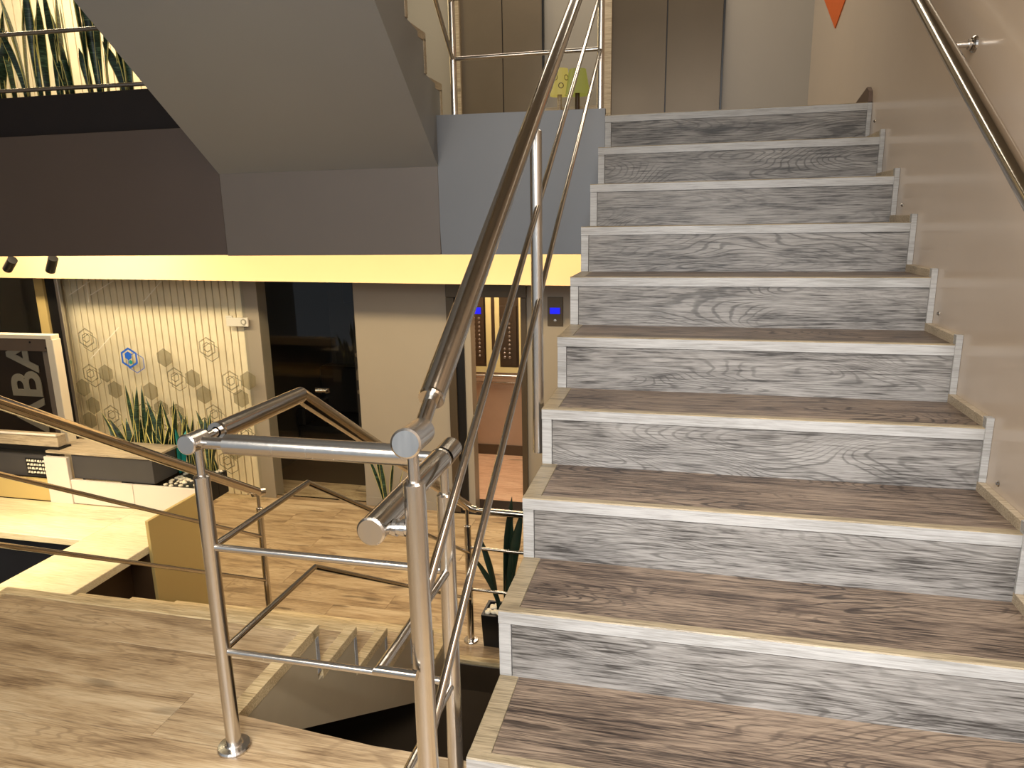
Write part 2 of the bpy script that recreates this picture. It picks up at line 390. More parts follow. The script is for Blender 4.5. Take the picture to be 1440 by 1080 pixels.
# ------------------------------------------------------------ flight above
fb=thing('staircase',(-1.7,2.9,UF),'grey flight overhead rising from the upper floor toward the camera, pale zigzag edging','staircase')
def XR(y): return -1.0+.06*(FY-y)
def XL(y): return -2.5+.06*(FY-y)
y1=-2.4; SZ=.68
zb=lambda y:1.757+SZ*(FY-y)
r3,g3=.213,.31
pr=[(FY,zb(FY)),(FY,2.05),(3.0,2.05)]
pr=[(FY-.0,zb(FY)),(3.0,2.03)]
steps=16
for k in range(1,steps+1):
    yk=3.0-(k-1)*g3; pr+=[(yk,2.03+(k-1)*r3),(yk,2.03+k*r3-.03)]
pr=[pr[0]]+pr[2:]
yl=3.0-steps*g3; pr+=[(yl,2.03+steps*r3-.03),(yl,zb(yl))]
vs=[(XR(y),y,z) for y,z in pr]+[(XL(y),y,z) for y,z in pr]; n=len(pr)
fs=[tuple(range(n)),tuple(range(2*n-1,n-1,-1))]+[(i,(i+1)%n,n+(i+1)%n,n+i) for i in range(n)]
poly('stringer_body',vs,fs,plain('taupe_grey_plaster',lin('868684'),.5,0,.03,2),fb)
for k in range(1,steps):
    yk=3.0-(k-1)*g3; zt=2.03+k*r3; xr=XR(yk)
    box('side_edging',xr-.04,xr+.007,yk-g3-.02,yk+.012,zt-.044,zt+.002,LIPW,fb,.002)
    box('riser_edging',xr-.04,xr+.007,yk-.022,yk+.012,zt-r3,zt-.034,LIPW,fb,.002)
    box('tread',XL(yk)+.02,xr-.04,yk-g3,yk+.012,zt-.03,zt,TREAD,fb)
# ------------------------------------------------------------ railings
HR,PR,BR=.0262,.0203,.0098     # handrail, post, bar radii
def flange(x,y,z,par,r=.046): return lathe('base_flange',[(0,.0),(r,0),(r,.006),(r*.93,.011),(r*.55,.013),(PR+.002,.016),(PR,.016)],(x,y,z),STEEL,par)
def post(x,y,z0,ztop,par,stem=.10,fl=True,mat=STEEL):
    """outer tube, thin stem up to the handrail underside"""
    p=pipe('post',[(x,y,z0),(x,y,ztop-stem)],PR,mat,par)
    lathe('post_cap',[(0,.004),(PR*.75,.004),(PR,.0),(PR,-.004)],(x,y,ztop-stem),mat,p)
    pipe('stem',[(x,y,ztop-stem),(x,y,ztop)],PR*.52,mat,p)
    if fl: flange(x,y,z0,p)
    return p
def collar(p,d,par,r=HR): return lathe('collar',[(r*.55,-.006),(r*1.0,-.006),(r*1.04,0),(r*1.0,.006),(r*.55,.006)],p,STEEL_D,par,24,d)
# A: main stair railing
ra=thing('stair_railing',(0,-.25,0),'stainless steel railing with thick handrail running up the open side of the stairs','railing')
bx,by,xp=.003,-.245,-.02
sdir=Vector((0,1,.632)).normalized()
hp=Vector((xp,-.073,1.097)); he=hp+sdir*((2.97+.073)/sdir.y)
h=pipe('handrail',[hp,he],HR,STEEL_D,ra,32)
collar(hp,sdir,h)
pipe('joint_pipe',[Vector((xp+.004,-.155,1.052)),hp],HR*.56,STEEL_D,h)
collar(Vector((xp+.004,-.152,1.052)),Vector((0,.75,.5)),h,HR*.95)
cp=pipe('end_pipe',[(bx,by-.03,1.066),(xp+.004,-.150,1.050)],HR,STEEL,h,32)
lathe('end_cap',[(0,.003),(HR*.9,.003),(HR*1.04,.0),(HR*1.04,-.006),(HR,-.006)],(bx,by-.03,1.066),STEEL,cp,32,(.15,-1,0.1))
pB=post(bx,by,0,1.045,ra,.062)
gx,gy=-.027,1.035
pG=post(gx,gy,.62,1.78,ra,.06,False)
lathe('post_cap',[(0,-.004),(PR,0),(PR,.004)],(gx,gy,.62),STEEL,pG)
pH=post(-.035,2.95,UF,2.98,ra,.06)
for z0 in (.727,.43):
    a=Vector((bx,by,z0)); b=Vector((-.035,2.93,z0+.632*(2.93-by)+ (.0)))
    m=Vector((xp,gy,(z0-.727)+1.482+.0)); 
    m.z=1.485 if z0>.6 else 1.175
    pipe('bar',[a,m],BR,STEEL_D,ra); pipe('bar',[m,Vector((-.035,2.93,m.z+.632*(2.93-gy)-.02))],BR,STEEL_D,ra)
# B: well balustrade
rb=thing('balustrade',(-.4,.125,0),'stainless steel balustrade with three levels of rails around the stairwell opening','railing')
AY=.125; AX=-.727; CX=-.07; HZ=.905
pA=post(AX,AY,0,HZ-.02,rb,.075)
pC=post(CX,AY,0,HZ-.02,rb,.075)
hA=pipe('end_pipe',[(AX-.006,AY-.035,HZ),(AX-.004,AY+.025,HZ)],HR*.98,STEEL,rb,32)
lathe('end_cap',[(0,.003),(HR*.9,.003),(HR*1.03,0),(HR*1.03,-.005)],(AX-.006,AY-.035,HZ),STEEL,hA,32,(0,-1,0))
pipe('joint_pipe',[(AX-.002,AY+.02,HZ),(AX-.002,AY+.085,HZ)],HR*.45,STEEL_D,rb); collar(Vector((AX-.002,AY+.085,HZ)),Vector((0,1,0)),rb,HR)
DX,DY=-.732,.642
d2=Vector((0,1,-.63)).normalized()
FX,FYp=-.738,2.40
def pd(z,y): return (DX,y,z-.63*(y-DY))
pipe('handrail',[(AX-.002,AY+.088,HZ),(DX,DY,.898),pd(.898,FYp)],HR,STEEL_D,rb,32)
pipe('bar',[(AX,AY,.610),(DX,DY,.598),pd(.598,FYp)],BR,STEEL_D,rb)
pipe('bar',[(AX,AY,.306),(DX,DY,.293),pd(.293,FYp)],BR,STEEL_D,rb)
# A to C
pipe('joint_pipe',[(AX+.01,AY,HZ-.003),(AX+.085,AY,HZ-.003)],HR*.6,STEEL,rb)
pipe('handrail',[(AX+.085,AY,HZ-.003),(CX-.075,AY,HZ-.003)],HR,STEEL,rb,32)
pipe('joint_pipe',[(CX-.08,AY,HZ-.003),(CX,AY,HZ-.003)],HR*.5,STEEL,rb)
pipe('bar',[(AX,AY,.614),(CX,AY,.614)],BR,STEEL,rb); pipe('bar',[(AX,AY,.306),(CX,AY,.306)],BR,STEEL,rb)
# C toward the camera, connected to the stair railing newel
NYE=-.29
pipe('end_pipe',[(CX+.002,AY-.01,HZ),(CX+.004,AY+.05,HZ+.006)],HR,STEEL_D,rb,32)
collar(Vector((CX,AY-.025,HZ)),Vector((0,1,0)),rb,HR)
h2=pipe('handrail',[(CX,AY-.028,HZ),(CX+.004,NYE,HZ-.002)],HR,STEEL_D,rb,32)
lathe('end_cap',[(0,.003),(HR*.9,.003),(HR*1.03,0),(HR*1.03,-.005)],(CX+.004,NYE,HZ-.002),STEEL,h2,32,(0,-1,0))
pipe('connector',[(CX+.01,by-.005,HZ-.01),(bx,by,HZ-.01)],HR*.5,STEEL,rb); lathe('collar',[(.008,-.004),(.016,-.004),(.016,.004),(.008,.004)],(bx-.024,by,HZ-.01),STEEL,rb,20,(1,0,0))
lathe('collar',[(.008,-.004),(.016,-.004),(.016,.004),(.008,.004)],(CX+.034,by-.003,HZ-.01),STEEL,rb,20,(1,0,0))
for z in (.615,.305): pipe('bar',[(CX,AY,z),(CX-.004,NYE+.012,z),(bx,NYE+.012,z)] ,BR,STEEL_D,rb)
# foot of the descending rail, then along the lower floor edge
pF=post(FX,FYp,FL2,-.235,rb,.10)
pipe('end_pipe',[(FX-.02,FYp+.01,-.215),(FX+.06,FYp,-.225)],HR*.8,STEEL_D,rb)
pipe('handrail',[(FX+.14,FYp,-.232),(1.2,FYp,-.262)],HR*.8,STEEL_D,rb)
pipe('joint_pipe',[(FX+.05,FYp,-.225),(FX+.15,FYp,-.232)],HR*.45,STEEL_D,rb)
pipe('bar',[(FX,FYp,-.472),(1.2,FYp,-.50)],BR,STEEL_D,rb); pipe('bar',[(FX,FYp,-.748),(1.2,FYp,-.77)],BR,STEEL_D,rb)
# C: left railing of the descending flight
rc=thing('stair_railing',(-2.1,2.38,FL2),'stainless steel railing sloping down the far left side of the descending stairs','railing')
LX=-2.1
def pe(z,y): return (LX,y,z-.62*(y-.64))
pipe('handrail',[(LX,AY,.875),(LX,.64,.862),pe(.862,2.36)],HR,STEEL_D,rc,32)
pipe('bar',[(LX,AY,.565),(LX,.64,.555),pe(.555,2.36)],BR*1.1,STEEL_D,rc); pipe('bar',[(LX,AY,.26),(LX,.64,.25),pe(.25,2.36)],BR*1.1,STEEL_D,rc)
post(LX,2.36,FL2,-.215,rc,.10); post(LX,AY,0,.875,rc,.075)
pipe('end_pipe',[(LX-.02,2.335,-.205),(LX+.02,2.40,-.215)],HR,STEEL,rc)
# D: gap balustrade on the upper floor
rd=thing('balustrade',(-.5,2.95,UF),'stainless steel guard rail between two posts on the upper floor edge beside the bronze doors','railing')
post(-.905,2.95,UF,2.98,rd,.06)
pipe('bar',[(-.905,2.95,2.365),(-.035,2.95,2.365)],BR*1.25,STEEL_D,rd); pipe('bar',[(-.905,2.95,2.69),(-.035,2.95,2.69)],BR*1.25,STEEL_D,rd)
pipe('handrail',[(-.905,2.95,3.0),(-.035,2.95,3.0)],HR,STEEL_D,rd)
# E: rail of the flight above
re_=thing('stair_railing',(-.93,2.9,UF),'dark steel railing bar climbing beside the overhead flight','railing')
for dz in (0,.31): pipe('bar',[(-.905,2.94,2.365+dz),(-.905+.06*3,-.06,2.365+dz+.68*3)],BR*1.25,STEEL_D,re_)
pipe('handrail',[(-.905,2.94,3.0),(-.905+.06*3,-.06,3.0+.68*3)],HR,STEEL_D,re_)
# F: planter side balustrade
rf=thing('balustrade',(-4.5,2.93,UF),'thin steel rails in front of the upper planter of snake plants','railing')
pipe('bar',[(-7.2,2.95,2.405),(-2.7,2.95,2.345)],BR*1.4,STEEL,rf); pipe('bar',[(-7.2,2.95,2.77),(-2.9,2.95,2.70)],BR*1.4,STEEL,rf)
post(-5.6,2.95,UF,3.05,rf,.06); pipe('handrail',[(-7.2,2.95,3.08),(-2.9,2.95,3.08)],HR,STEEL,rf)
# G: wall handrail
rg=thing('wall_handrail',(1.30,.5,1.2),'round steel handrail mounted on brackets along the beige right wall','handrail')
rx=1.295
def rz(y): return 1.527+.65*(y-.79)
pipe('handrail',[(rx,-1.0,rz(-1.0)),(rx,2.9,rz(2.9))],HR*1.05,STEEL_D,rg,32)
for yb in (1.50,.15,2.75):
    b=pipe('bracket',[(rx+.018,yb,rz(yb)-.002),(WX-.012,yb,rz(yb)-.002)],.0105,STEEL,rg)
    lathe('wall_rosette',[(0,.012),(.022,.012),(.027,.006),(.028,0),(0,0)],(WX,yb,rz(yb)-.002),STEEL_D,b,24,(-1,0,0))
    lathe('collar',[(.008,-.004),(.016,-.004),(.016,.004),(.008,.004)],(WX-.018,yb,rz(yb)-.002),STEEL,b,20,(1,0,0))
# ------------------------------------------------------------ reception desk
DZ=-.35
dk=thing('reception_desk',(-3,1.8,FL2),'L-shaped pale reception desk with mustard side panel beside the descending stairs','desk')
box('desktop',-2.92,-2.466,.35,2.27,DZ-.045,DZ,DESK,dk,.003)
box('desktop',-5.6,-2.922,1.805,2.27,DZ-.045,DZ-.002,DESK,dk,.003)
box('modesty_panel',-2.62,-2.60,.4,1.80,FL2,DZ-.046,BROWN,dk)
box('side_panel',-2.63,-2.462,1.806,2.24,FL2,DZ-.046,BROWN,dk)
box('side_panel',-2.464,-2.442,1.805,2.26,FL2,-.193,PANELY,dk,.002)
box('modesty_panel',-5.6,-2.64,2.24,2.262,FL2,DZ-.046,CHAR,dk)
box('leg_panel',-2.922,-2.90,.4,1.78,FL2,DZ-.046,WHITE,dk)
fp=box('back_panel',-3.44,-2.95,2.272,2.292,DZ-.0,-.185,WHITE,dk,.002); box('back_panel',-2.947,-2.44,2.272,2.292,DZ,-.185,WHITE,dk,.002)
box('upright',-3.605,-3.425,2.262,2.29,-.43,-.032,WHITE,dk,.002)
box('back_panel',-5.5,-3.607,2.275,2.30,DZ,-.20,PANELY,dk,.002)
box('back_panel',-5.5,-3.607,2.32,2.34,-.20,-.03,CHAR,dk)
box('upper_cabinet',-3.42,-2.80,2.30,2.52,-.183,-.012,CHAR,dk,.002)
box('cabinet_top',-3.60,-2.795,2.28,2.55,-.012,.004,LIPW,dk,.002)
box('ledge',-5.5,-3.50,2.30,2.42,-.03,-.012,BLACK,dk); box('ledge',-5.5,-3.52,2.31,2.38,.02,.098,LIPW,dk,.003); box('ledge',-5.5,-3.51,2.305,2.40,-.012,.018,BLACK,dk)
tube_l=pipe('ledge_rail',[(-5.5,2.30,.106),(-3.51,2.30,.106)],.008,WHITE,dk)
sk=thing('sticker',(-3.73,2.318,-.13),'small dark sticker with pale scribbled lettering on the desk front','sticker')
box('backing',-3.815,-3.635,2.314,2.3195,-.188,-.072,BLACK,sk)
for r in range(4):
    xx=-3.805
    while xx<-3.66:
        wd=random.uniform(.008,.026); prism('mark',[(xx,-.176+.027*r),(xx+wd,-.176+.027*r+random.uniform(-.003,.004)),(xx+wd*.9,-.160+.027*r),(xx+wd*.2,-.162+.027*r)],'y',2.312,2.3142,WHITEP,sk); xx+=wd+.005
ch=thing('office_chair',(-3.05,1.45,FL2),'black office chair tucked under the desk in shadow','chair')
box('seat',-3.35,-2.96,1.2,1.6,-.74,-.66,BLACK,ch,.02); box('backrest',-3.38,-2.96,1.14,1.20,-.62,-.2,BLACK,ch,.02)
pipe('column',[(-3.15,1.4,FL2+.05),(-3.15,1.4,-.74)],.025,BLACK,ch)
for k in range(5):
    a=k*1.2566; pipe('foot',[(-3.15,1.4,FL2+.07),(-3.15+.25*math.cos(a),1.4+.25*math.sin(a),FL2+.02)],.017,BLACK,ch)
# ------------------------------------------------------------ plants
def leafmesh(h,wd,bx_,by_,seed,mats=(LEAF,LEAFY)):
    rnd=random.Random(seed); n=9; vs=[];fs=[];mi=[]
    tw=rnd.uniform(-1.2,1.2)
    for i in range(n+1):
        t=i/n; ww=wd*(.55+.9*t-.2*t*t)*(1 if t<.55 else max(0.03,(1-((t-.55)/.45)**1.8)))*.85
        cx,cy,cz=bx_*t**1.6,by_*t**1.6,h*t; a=tw*t+seed
        dx,dy=math.cos(a),math.sin(a)
        for (u,v) in ((-1,0),(-.84,.12),(.84,.12),(1,0),(.84,-.02),(-.84,-.02)):
            vs.append((cx+dx*u*ww/2-dy*v*ww,cy+dy*u*ww/2+dx*v*ww,cz))
    for i in range(n):
        for k in range(6):
            k2=(k+1)%6; fs.append((i*6+k,i*6+k2,i*6+6+k2,i*6+6+k)); mi.append(0 if k in (1,4) else 1)
    fs.append(tuple(range(5,-1,-1))); mi.append(0); fs.append(tuple(n*6+k for k in range(6))); mi.append(0)
    me=D.meshes.new('leaf'); me.from_pydata(vs,[],fs)
    for m in mats: me.materials.append(m)
    for p,m_ in zip(me.polygons,mi): p.material_index=m_; p.use_smooth=True
    return me
def plant(x,y,z,specs,label,group=None,mats=(LEAF,LEAFY),name='snake_plant'):
    t=thing(name,(x,y,z),label,'plant',group)
    for i,(ox,h,wd,bx_,by_) in enumerate(specs):
        link('leaf',leafmesh(h,wd,bx_,by_,i*1.7+x*3,mats),(x+ox,y+random.uniform(-.03,.03),z),None,t)
    return t
# upper planter
pb=thing('planter_box',(-5,3.1,UF),'long dark brown planter box on the upper floor behind the rails','planter')
box('trough',-7.2,-2.83,3.0,3.32,UF,2.33,BOXD,pb,.004); box('soil',-7.15,-2.88,3.03,3.29,2.331,2.336,BROWN,pb)
px=[-5.45,-5.15,-4.88,-4.62,-4.36,-4.10,-3.84,-3.58,-3.32,-3.10]
where=['at the left edge of the frame','third from the left','second from the left','fourth from the left','in the middle','just right of the middle','fourth from the right','third from the right','second from the right','nearest the overhead flight']
order=['leftmost of the row, cut by the picture edge','second from the left of the row','third from the left of the row','fourth from the left of the row','fifth from the left of the row','sixth from the left of the row','fourth from the right end of the row','third from the right end of the row','second from the right end of the row','last of the row, against the overhead flight']
for i,x in enumerate(px):
    sp=[(random.uniform(-.09,.09),random.uniform(.32,.88)*(.6 if i==9 else 1),random.uniform(.052,.082),random.uniform(-.16,.12),random.uniform(-.05,.05)) for _ in range(7)]
    plant(x,3.16,2.335,sp,'snake plant in upper planter, '+order[i],'snake plants in the upper planter')
# lower trough
lt=thing('planter_box',(-2.75,2.5,DZ),'black trough with pale pebbles on the counter behind the reception desk','planter')
box('trough',-3.3,-2.525,2.555,2.66,DZ,-.195,BLACK,lt,.003)
box('trough',-2.79,-2.525,2.31,2.555,DZ,-.20,BLACK,lt,.003)
for k in range(70):
    x=random.uniform(-2.77,-2.54); y=random.uniform(2.33,2.64); r=random.uniform(.009,.016)
    bm=bmesh.new(); bmesh.ops.create_icosphere(bm,subdivisions=1,radius=r); bmesh.ops.scale(bm,vec=(1.3,1,.7),verts=bm.verts); me=D.meshes.new('pebble'); bm.to_mesh(me); bm.free(); smooth(me)
    link('pebble',me,(x,y,-.196 if y<2.55 else -.191),PEB,lt)
lx=[(-3.24,.40),(-3.11,.56),(-2.98,.52),(-2.85,.46),(-2.73,.44),(-2.61,.42)]
lo=['leftmost by the cabinet','second from the left','third from the left','fourth from the left, behind the teal leaf','second from the right','rightmost of the trough']
for i,(x,h) in enumerate(lx):
    sp=[(random.uniform(-.04,.04),h*random.uniform(.55,1.1),random.uniform(.040,.058),random.uniform(-.13,.12),random.uniform(-.03,.03)) for _ in range(10)]
    plant(x,2.60,-.195,sp,'small snake plant in the lower black trough, '+lo[i],'snake plants in the lower trough')
plant(-2.80,2.57,-.195,[(0,.33,.05,-.03,0),(.02,.30,.06,.05,0),(0,.26,.04,.0,.02)],'teal leaved ornament among the snake plants of the lower trough',None,(TEAL,TEAL),'teal_plant')
# pot by the lower post
pt=thing('plant_pot',(-.55,2.44,FL2),'square black pot with white pebbles beside the foot of the lower post','pot')
vs=[(-.645,2.36,FL2),(-.47,2.36,FL2),(-.47,2.52,FL2),(-.645,2.52,FL2),(-.655,2.35,-.885),(-.46,2.35,-.885),(-.46,2.53,-.885),(-.655,2.53,-.885),(-.64,2.365,-.885),(-.475,2.365,-.885),(-.475,2.515,-.885),(-.64,2.515,-.885),(-.64,2.365,-.90),(-.475,2.365,-.90),(-.475,2.515,-.90),(-.64,2.515,-.90)]
poly('pot_body',vs,[(3,2,1,0),(0,1,5,4),(1,2,6,5),(2,3,7,6),(3,0,4,7),(4,5,9,8),(5,6,10,9),(6,7,11,10),(7,4,8,11),(8,9,13,12),(9,10,14,13),(10,11,15,14),(11,8,12,15),(12,13,14,15)],BLACK,pt)
for k in range(22):
    x=random.uniform(-.63,-.485); y=random.uniform(2.375,2.505); r=random.uniform(.012,.018)
    bm=bmesh.new(); bmesh.ops.create_icosphere(bm,subdivisions=2,radius=r); bmesh.ops.scale(bm,vec=(1.2,1,.75),verts=bm.verts); me=D.meshes.new('pebble'); bm.to_mesh(me); bm.free(); smooth(me)
    link('pebble',me,(x,y,-.893),PEB,pt)
plant(-.56,2.44,-.90,[(-.01,.50,.055,-.12,.02),(0,.38,.05,-.17,-.02),(.03,.74,.08,.05,.02),(.05,.68,.075,.10,.0),(.06,.60,.07,.02,.03)],'dark snake plant growing in the square black pot',None,(LEAFD,LEAFD))
plant(-1.98,4.05,FL2,[(0,.66,.05,-.10,.0),(.02,.55,.05,.06,0),(0,.6,.045,-.05,0),(.05,.5,.045,.12,0),(-.02,.62,.04,-.17,0)],'slender snake plant standing against the hall wall near the glass door')
pq=thing('plant_pot',(-1.97,4.05,FL2),'low dark pot standing against the beige hall wall','pot')
lathe('pot_body',[(0,0),(.07,0),(.085,.14),(.078,.14),(.07,.12),(0,.12)],(-1.97,4.05,FL2),BLACK,pq)
# ------------------------------------------------------------ glass partition, hexagons
gp=thing('glass_partition',(-4.3,4.2,FL2),'clear glass partition printed with hexagons in front of the slatted wall','partition')
box('pane',-5.24,-3.30,4.195,4.205,FL2,1.3,GLASS,gp)
box('mullion',-5.50,-5.40,4.17,4.23,FL2,1.4,PANELY,gp,.002); box('mullion',-5.275,-5.24,4.18,4.22,FL2,1.4,STEEL,gp,.002)
box('mullion',-5.39,-5.285,4.19,4.25,FL2,1.4,BLACK,gp)
def hexpts(cx,cz,r): return [(cx+r*math.cos(math.pi/6+k*math.pi/3),cz+r*math.sin(math.pi/6+k*math.pi/3)) for k in range(6)]
def hexring(cx,cz,r,wd,mat,y=4.192,nm='hexagon_outline'):
    a=hexpts(cx,cz,r); b=hexpts(cx,cz,r-wd)
    vs=[(u,y,v) for u,v in a+b]; fs=[(i,(i+1)%6,6+(i+1)%6,6+i) for i in range(6)]
    n=len(vs); vs+=[(x,y-.001,z) for x,_,z in vs]; fs=fs+[tuple(n+q for q in f) for f in fs]
    fs+=[(i,(i+1)%6,n+(i+1)%6,n+i) for i in range(6)]
    return poly(nm,vs,fs,mat,gp)
solid=[(122,475,0)]
H1=[(-4.855,.075),(-5.141,-.075),(-4.777,-.082),(-5.057,-.249),(-4.185,.246),(-3.907,.059),(-4.38,-.081),(-3.807,-.092),(-4.289,-.25),(-4.122,-.277),(-3.331,.06),(-3.423,-.11),(-3.725,-.50),(-3.55,-.62),(-4.10,-.45),(-3.95,-.60),(-5.12,-.40)]
H2=[(-5.02,.415),(-5.033,.069),(-4.096,.066),(-3.719,.357),(-3.514,.053),(-4.474,-.28),(-3.725,-.273),(-3.832,-.402),(-3.425,-.449),(-3.646,-.72),(-4.30,-.48),(-4.86,-.33)]
for cx,cz in H1: prism('hexagon_print',hexpts(cx,cz,.088),'y',4.190,4.191,FROST,gp)
for cx,cz in H2:
    hexring(cx,cz,.095,.014,FROST); hexring(cx+.035,cz-.045,.09,.008,FROST); hexring(cx,cz,.05,.012,FROST)
hexring(-4.566,.235,.10,.020,PRB,4.190,'blue_hexagon_outline'); prism('blue_hexagon_core',hexpts(-4.575,.255,.042),'y',4.1885,4.1895,PRB,gp)
hexring(-4.50,.19,.10,.007,PRB,4.191,'blue_hexagon_outline')
prism('teal_hexagon_core',hexpts(-4.555,.195,.022),'y',4.187,4.188,TEAL,gp)
for (a,b,c,d_) in ((-5.139,.817,-4.876,.951),(-4.9,.819,-4.627,.951),(-5.009,.209,-4.636,.523),(-4.327,.765,-4.111,.953),(-4.927,.753,-4.921,.964)):
    v=Vector((c-a,0,d_-b)).normalized(); nn=Vector((-v.z,0,v.x))*.004
    prism('diagonal_line',[(a-nn.x,b-nn.z),(c-nn.x,d_-nn.z),(c+nn.x,d_+nn.z),(a+nn.x,b+nn.z)],'y',4.190,4.191,WHITEP,gp)
sg=thing('small_sign',(-3.41,4.24,.59),'small white wall sign with a hexagon emblem at the top right of the slatted wall','sign')
box('plate',-3.523,-3.305,4.23,4.25,.545,.625,WHITE,sg,.003); prism('emblem',hexpts(-3.345,.587,.03),'y',4.226,4.2295,WALLG,sg); prism('emblem_core',hexpts(-3.345,.587,.018),'y',4.224,4.2255,WHITE,sg)
box('tab',-3.523,-3.46,4.23,4.25,.627,.642,WHITE,sg)
# ------------------------------------------------------------ glass door and dark room
dr=struct(box('door_1',-3.22,-2.30,4.292,4.302,FL2,1.4,GLASS))
box('handle_plate',-2.72,-2.58,4.27,4.29,-.045,-.005,STEEL_D,dr,.003); pipe('door_handle',[(-2.70,4.25,-.022),(-2.60,4.25,-.018)],.010,STEEL,dr)
for q in (-2.69,-2.61): pipe('handle_pin',[(q,4.25,-.02),(q,4.30,-.02)],.008,STEEL,dr)
box('door_rail',-3.22,-2.30,4.285,4.31,FL2,FL2+.03,STEEL_D,dr)
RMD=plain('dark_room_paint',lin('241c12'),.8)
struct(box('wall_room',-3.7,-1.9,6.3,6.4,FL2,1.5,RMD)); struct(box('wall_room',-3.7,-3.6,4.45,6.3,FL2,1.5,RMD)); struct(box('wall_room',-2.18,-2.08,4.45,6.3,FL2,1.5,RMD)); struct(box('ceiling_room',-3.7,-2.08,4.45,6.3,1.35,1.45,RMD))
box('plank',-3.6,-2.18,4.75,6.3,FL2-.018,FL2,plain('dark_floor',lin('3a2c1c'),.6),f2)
cb=thing('reflection_block',(-2.9,6.2,.5),'black block high behind the glass door, standing in for a reflection in the glass','cabinet'); box('body',-3.25,-2.3,6.0,6.295,.55,1.0,BLACK,cb,.01); box('door',-3.24,-2.80,5.98,5.998,.57,.98,BLACK,cb,.004); box('door',-2.79,-2.31,5.98,5.998,.57,.98,BLACK,cb,.004)  # block added for a dark reflection in the door glass
so=thing('reflection_shape',(-3.0,5.6,FL2),'low dark block behind the glass door, standing in for a reflection in the glass','reflection_shape'); box('seat',-3.55,-2.35,5.3,6.0,FL2+.05,-.7,BLACK,so,.03); box('backrest',-3.55,-2.35,5.85,6.05,-.7,-.15,BLACK,so,.03)  # low dark reflection in the door glass, built as solid blocks
for q in (-3.55,-2.45): box('side_block',q,q+.1,5.3,6.0,-.70,-.5,BLACK,so,.02)
rotc=Matrix.Rotation(math.radians(90),3,'X'); rotl=Matrix.Rotation(math.radians(-90),3,'Y')@rotc
bn=thing('sign_reflection',(-2.5,4.9,FL2),'dim sideways ABA lettering behind the glass door, modelling the reflection of a sign','sign_reflection')  # mirrored sign in the glass, built as dim lettering behind it
box('reflection_sheet',-2.62,-2.36,4.90,4.905,-.55,.55,plain('reflection_dark',lin('1c130d'),.8),bn); textmesh('lettering','ABA',.30,plain('reflected_letter',lin('5a4a38'),.6),(-2.49,4.897,.0),bn,rotl)
# ------------------------------------------------------------ sign board, left
sb=thing('sign_board',(-4.9,3.3,FL2),'cream framed display board with large sideways ABA letters at the left edge','sign')
box('backing',-5.7,-4.50,3.31,3.33,-.9,.58,plain('board_dark',lin('2a1f16'),.4),sb)
box('frame_top',-5.75,-4.44,3.26,3.34,.565,.60,FRAMEC,sb,.003); box('frame_side',-4.50,-4.43,3.26,3.34,-1.1,.565,FRAMEC,sb,.003)
box('inner_frame',-5.75,-4.502,3.285,3.308,.46,.56,plain('taupe_trim',lin('6d5a48'),.5),sb,.002); box('inner_frame',-4.575,-4.502,3.284,3.308,-.9,.459,plain('taupe_trim_2',lin('75685a'),.5),sb,.002)
textmesh('lettering','ABA',.42,LETTER,(-4.79,3.302,.17),sb,rotl,.004)
for q in ((-4.68,.535),(-4.53,.49)): lathe('rivet',[(0,.004),(.008,.003),(.009,0),(0,0)],(q[0],3.283,q[1]),BLACK,sb,12,(0,-1,0))
struct(box('wall_hall',-7.25,-5.50,4.5,4.6,FL2,1.5,plain('night_glass',lin('15130c'),.2)))
wn=struct(box('window_1',-7.2,-5.52,4.3,4.31,FL2,1.4,GLASS)); box('window_frame',-5.56,-5.52,4.28,4.33,FL2,1.4,BLACK,wn); box('window_frame',-6.2,-6.16,4.28,4.33,FL2,1.4,BLACK,wn)
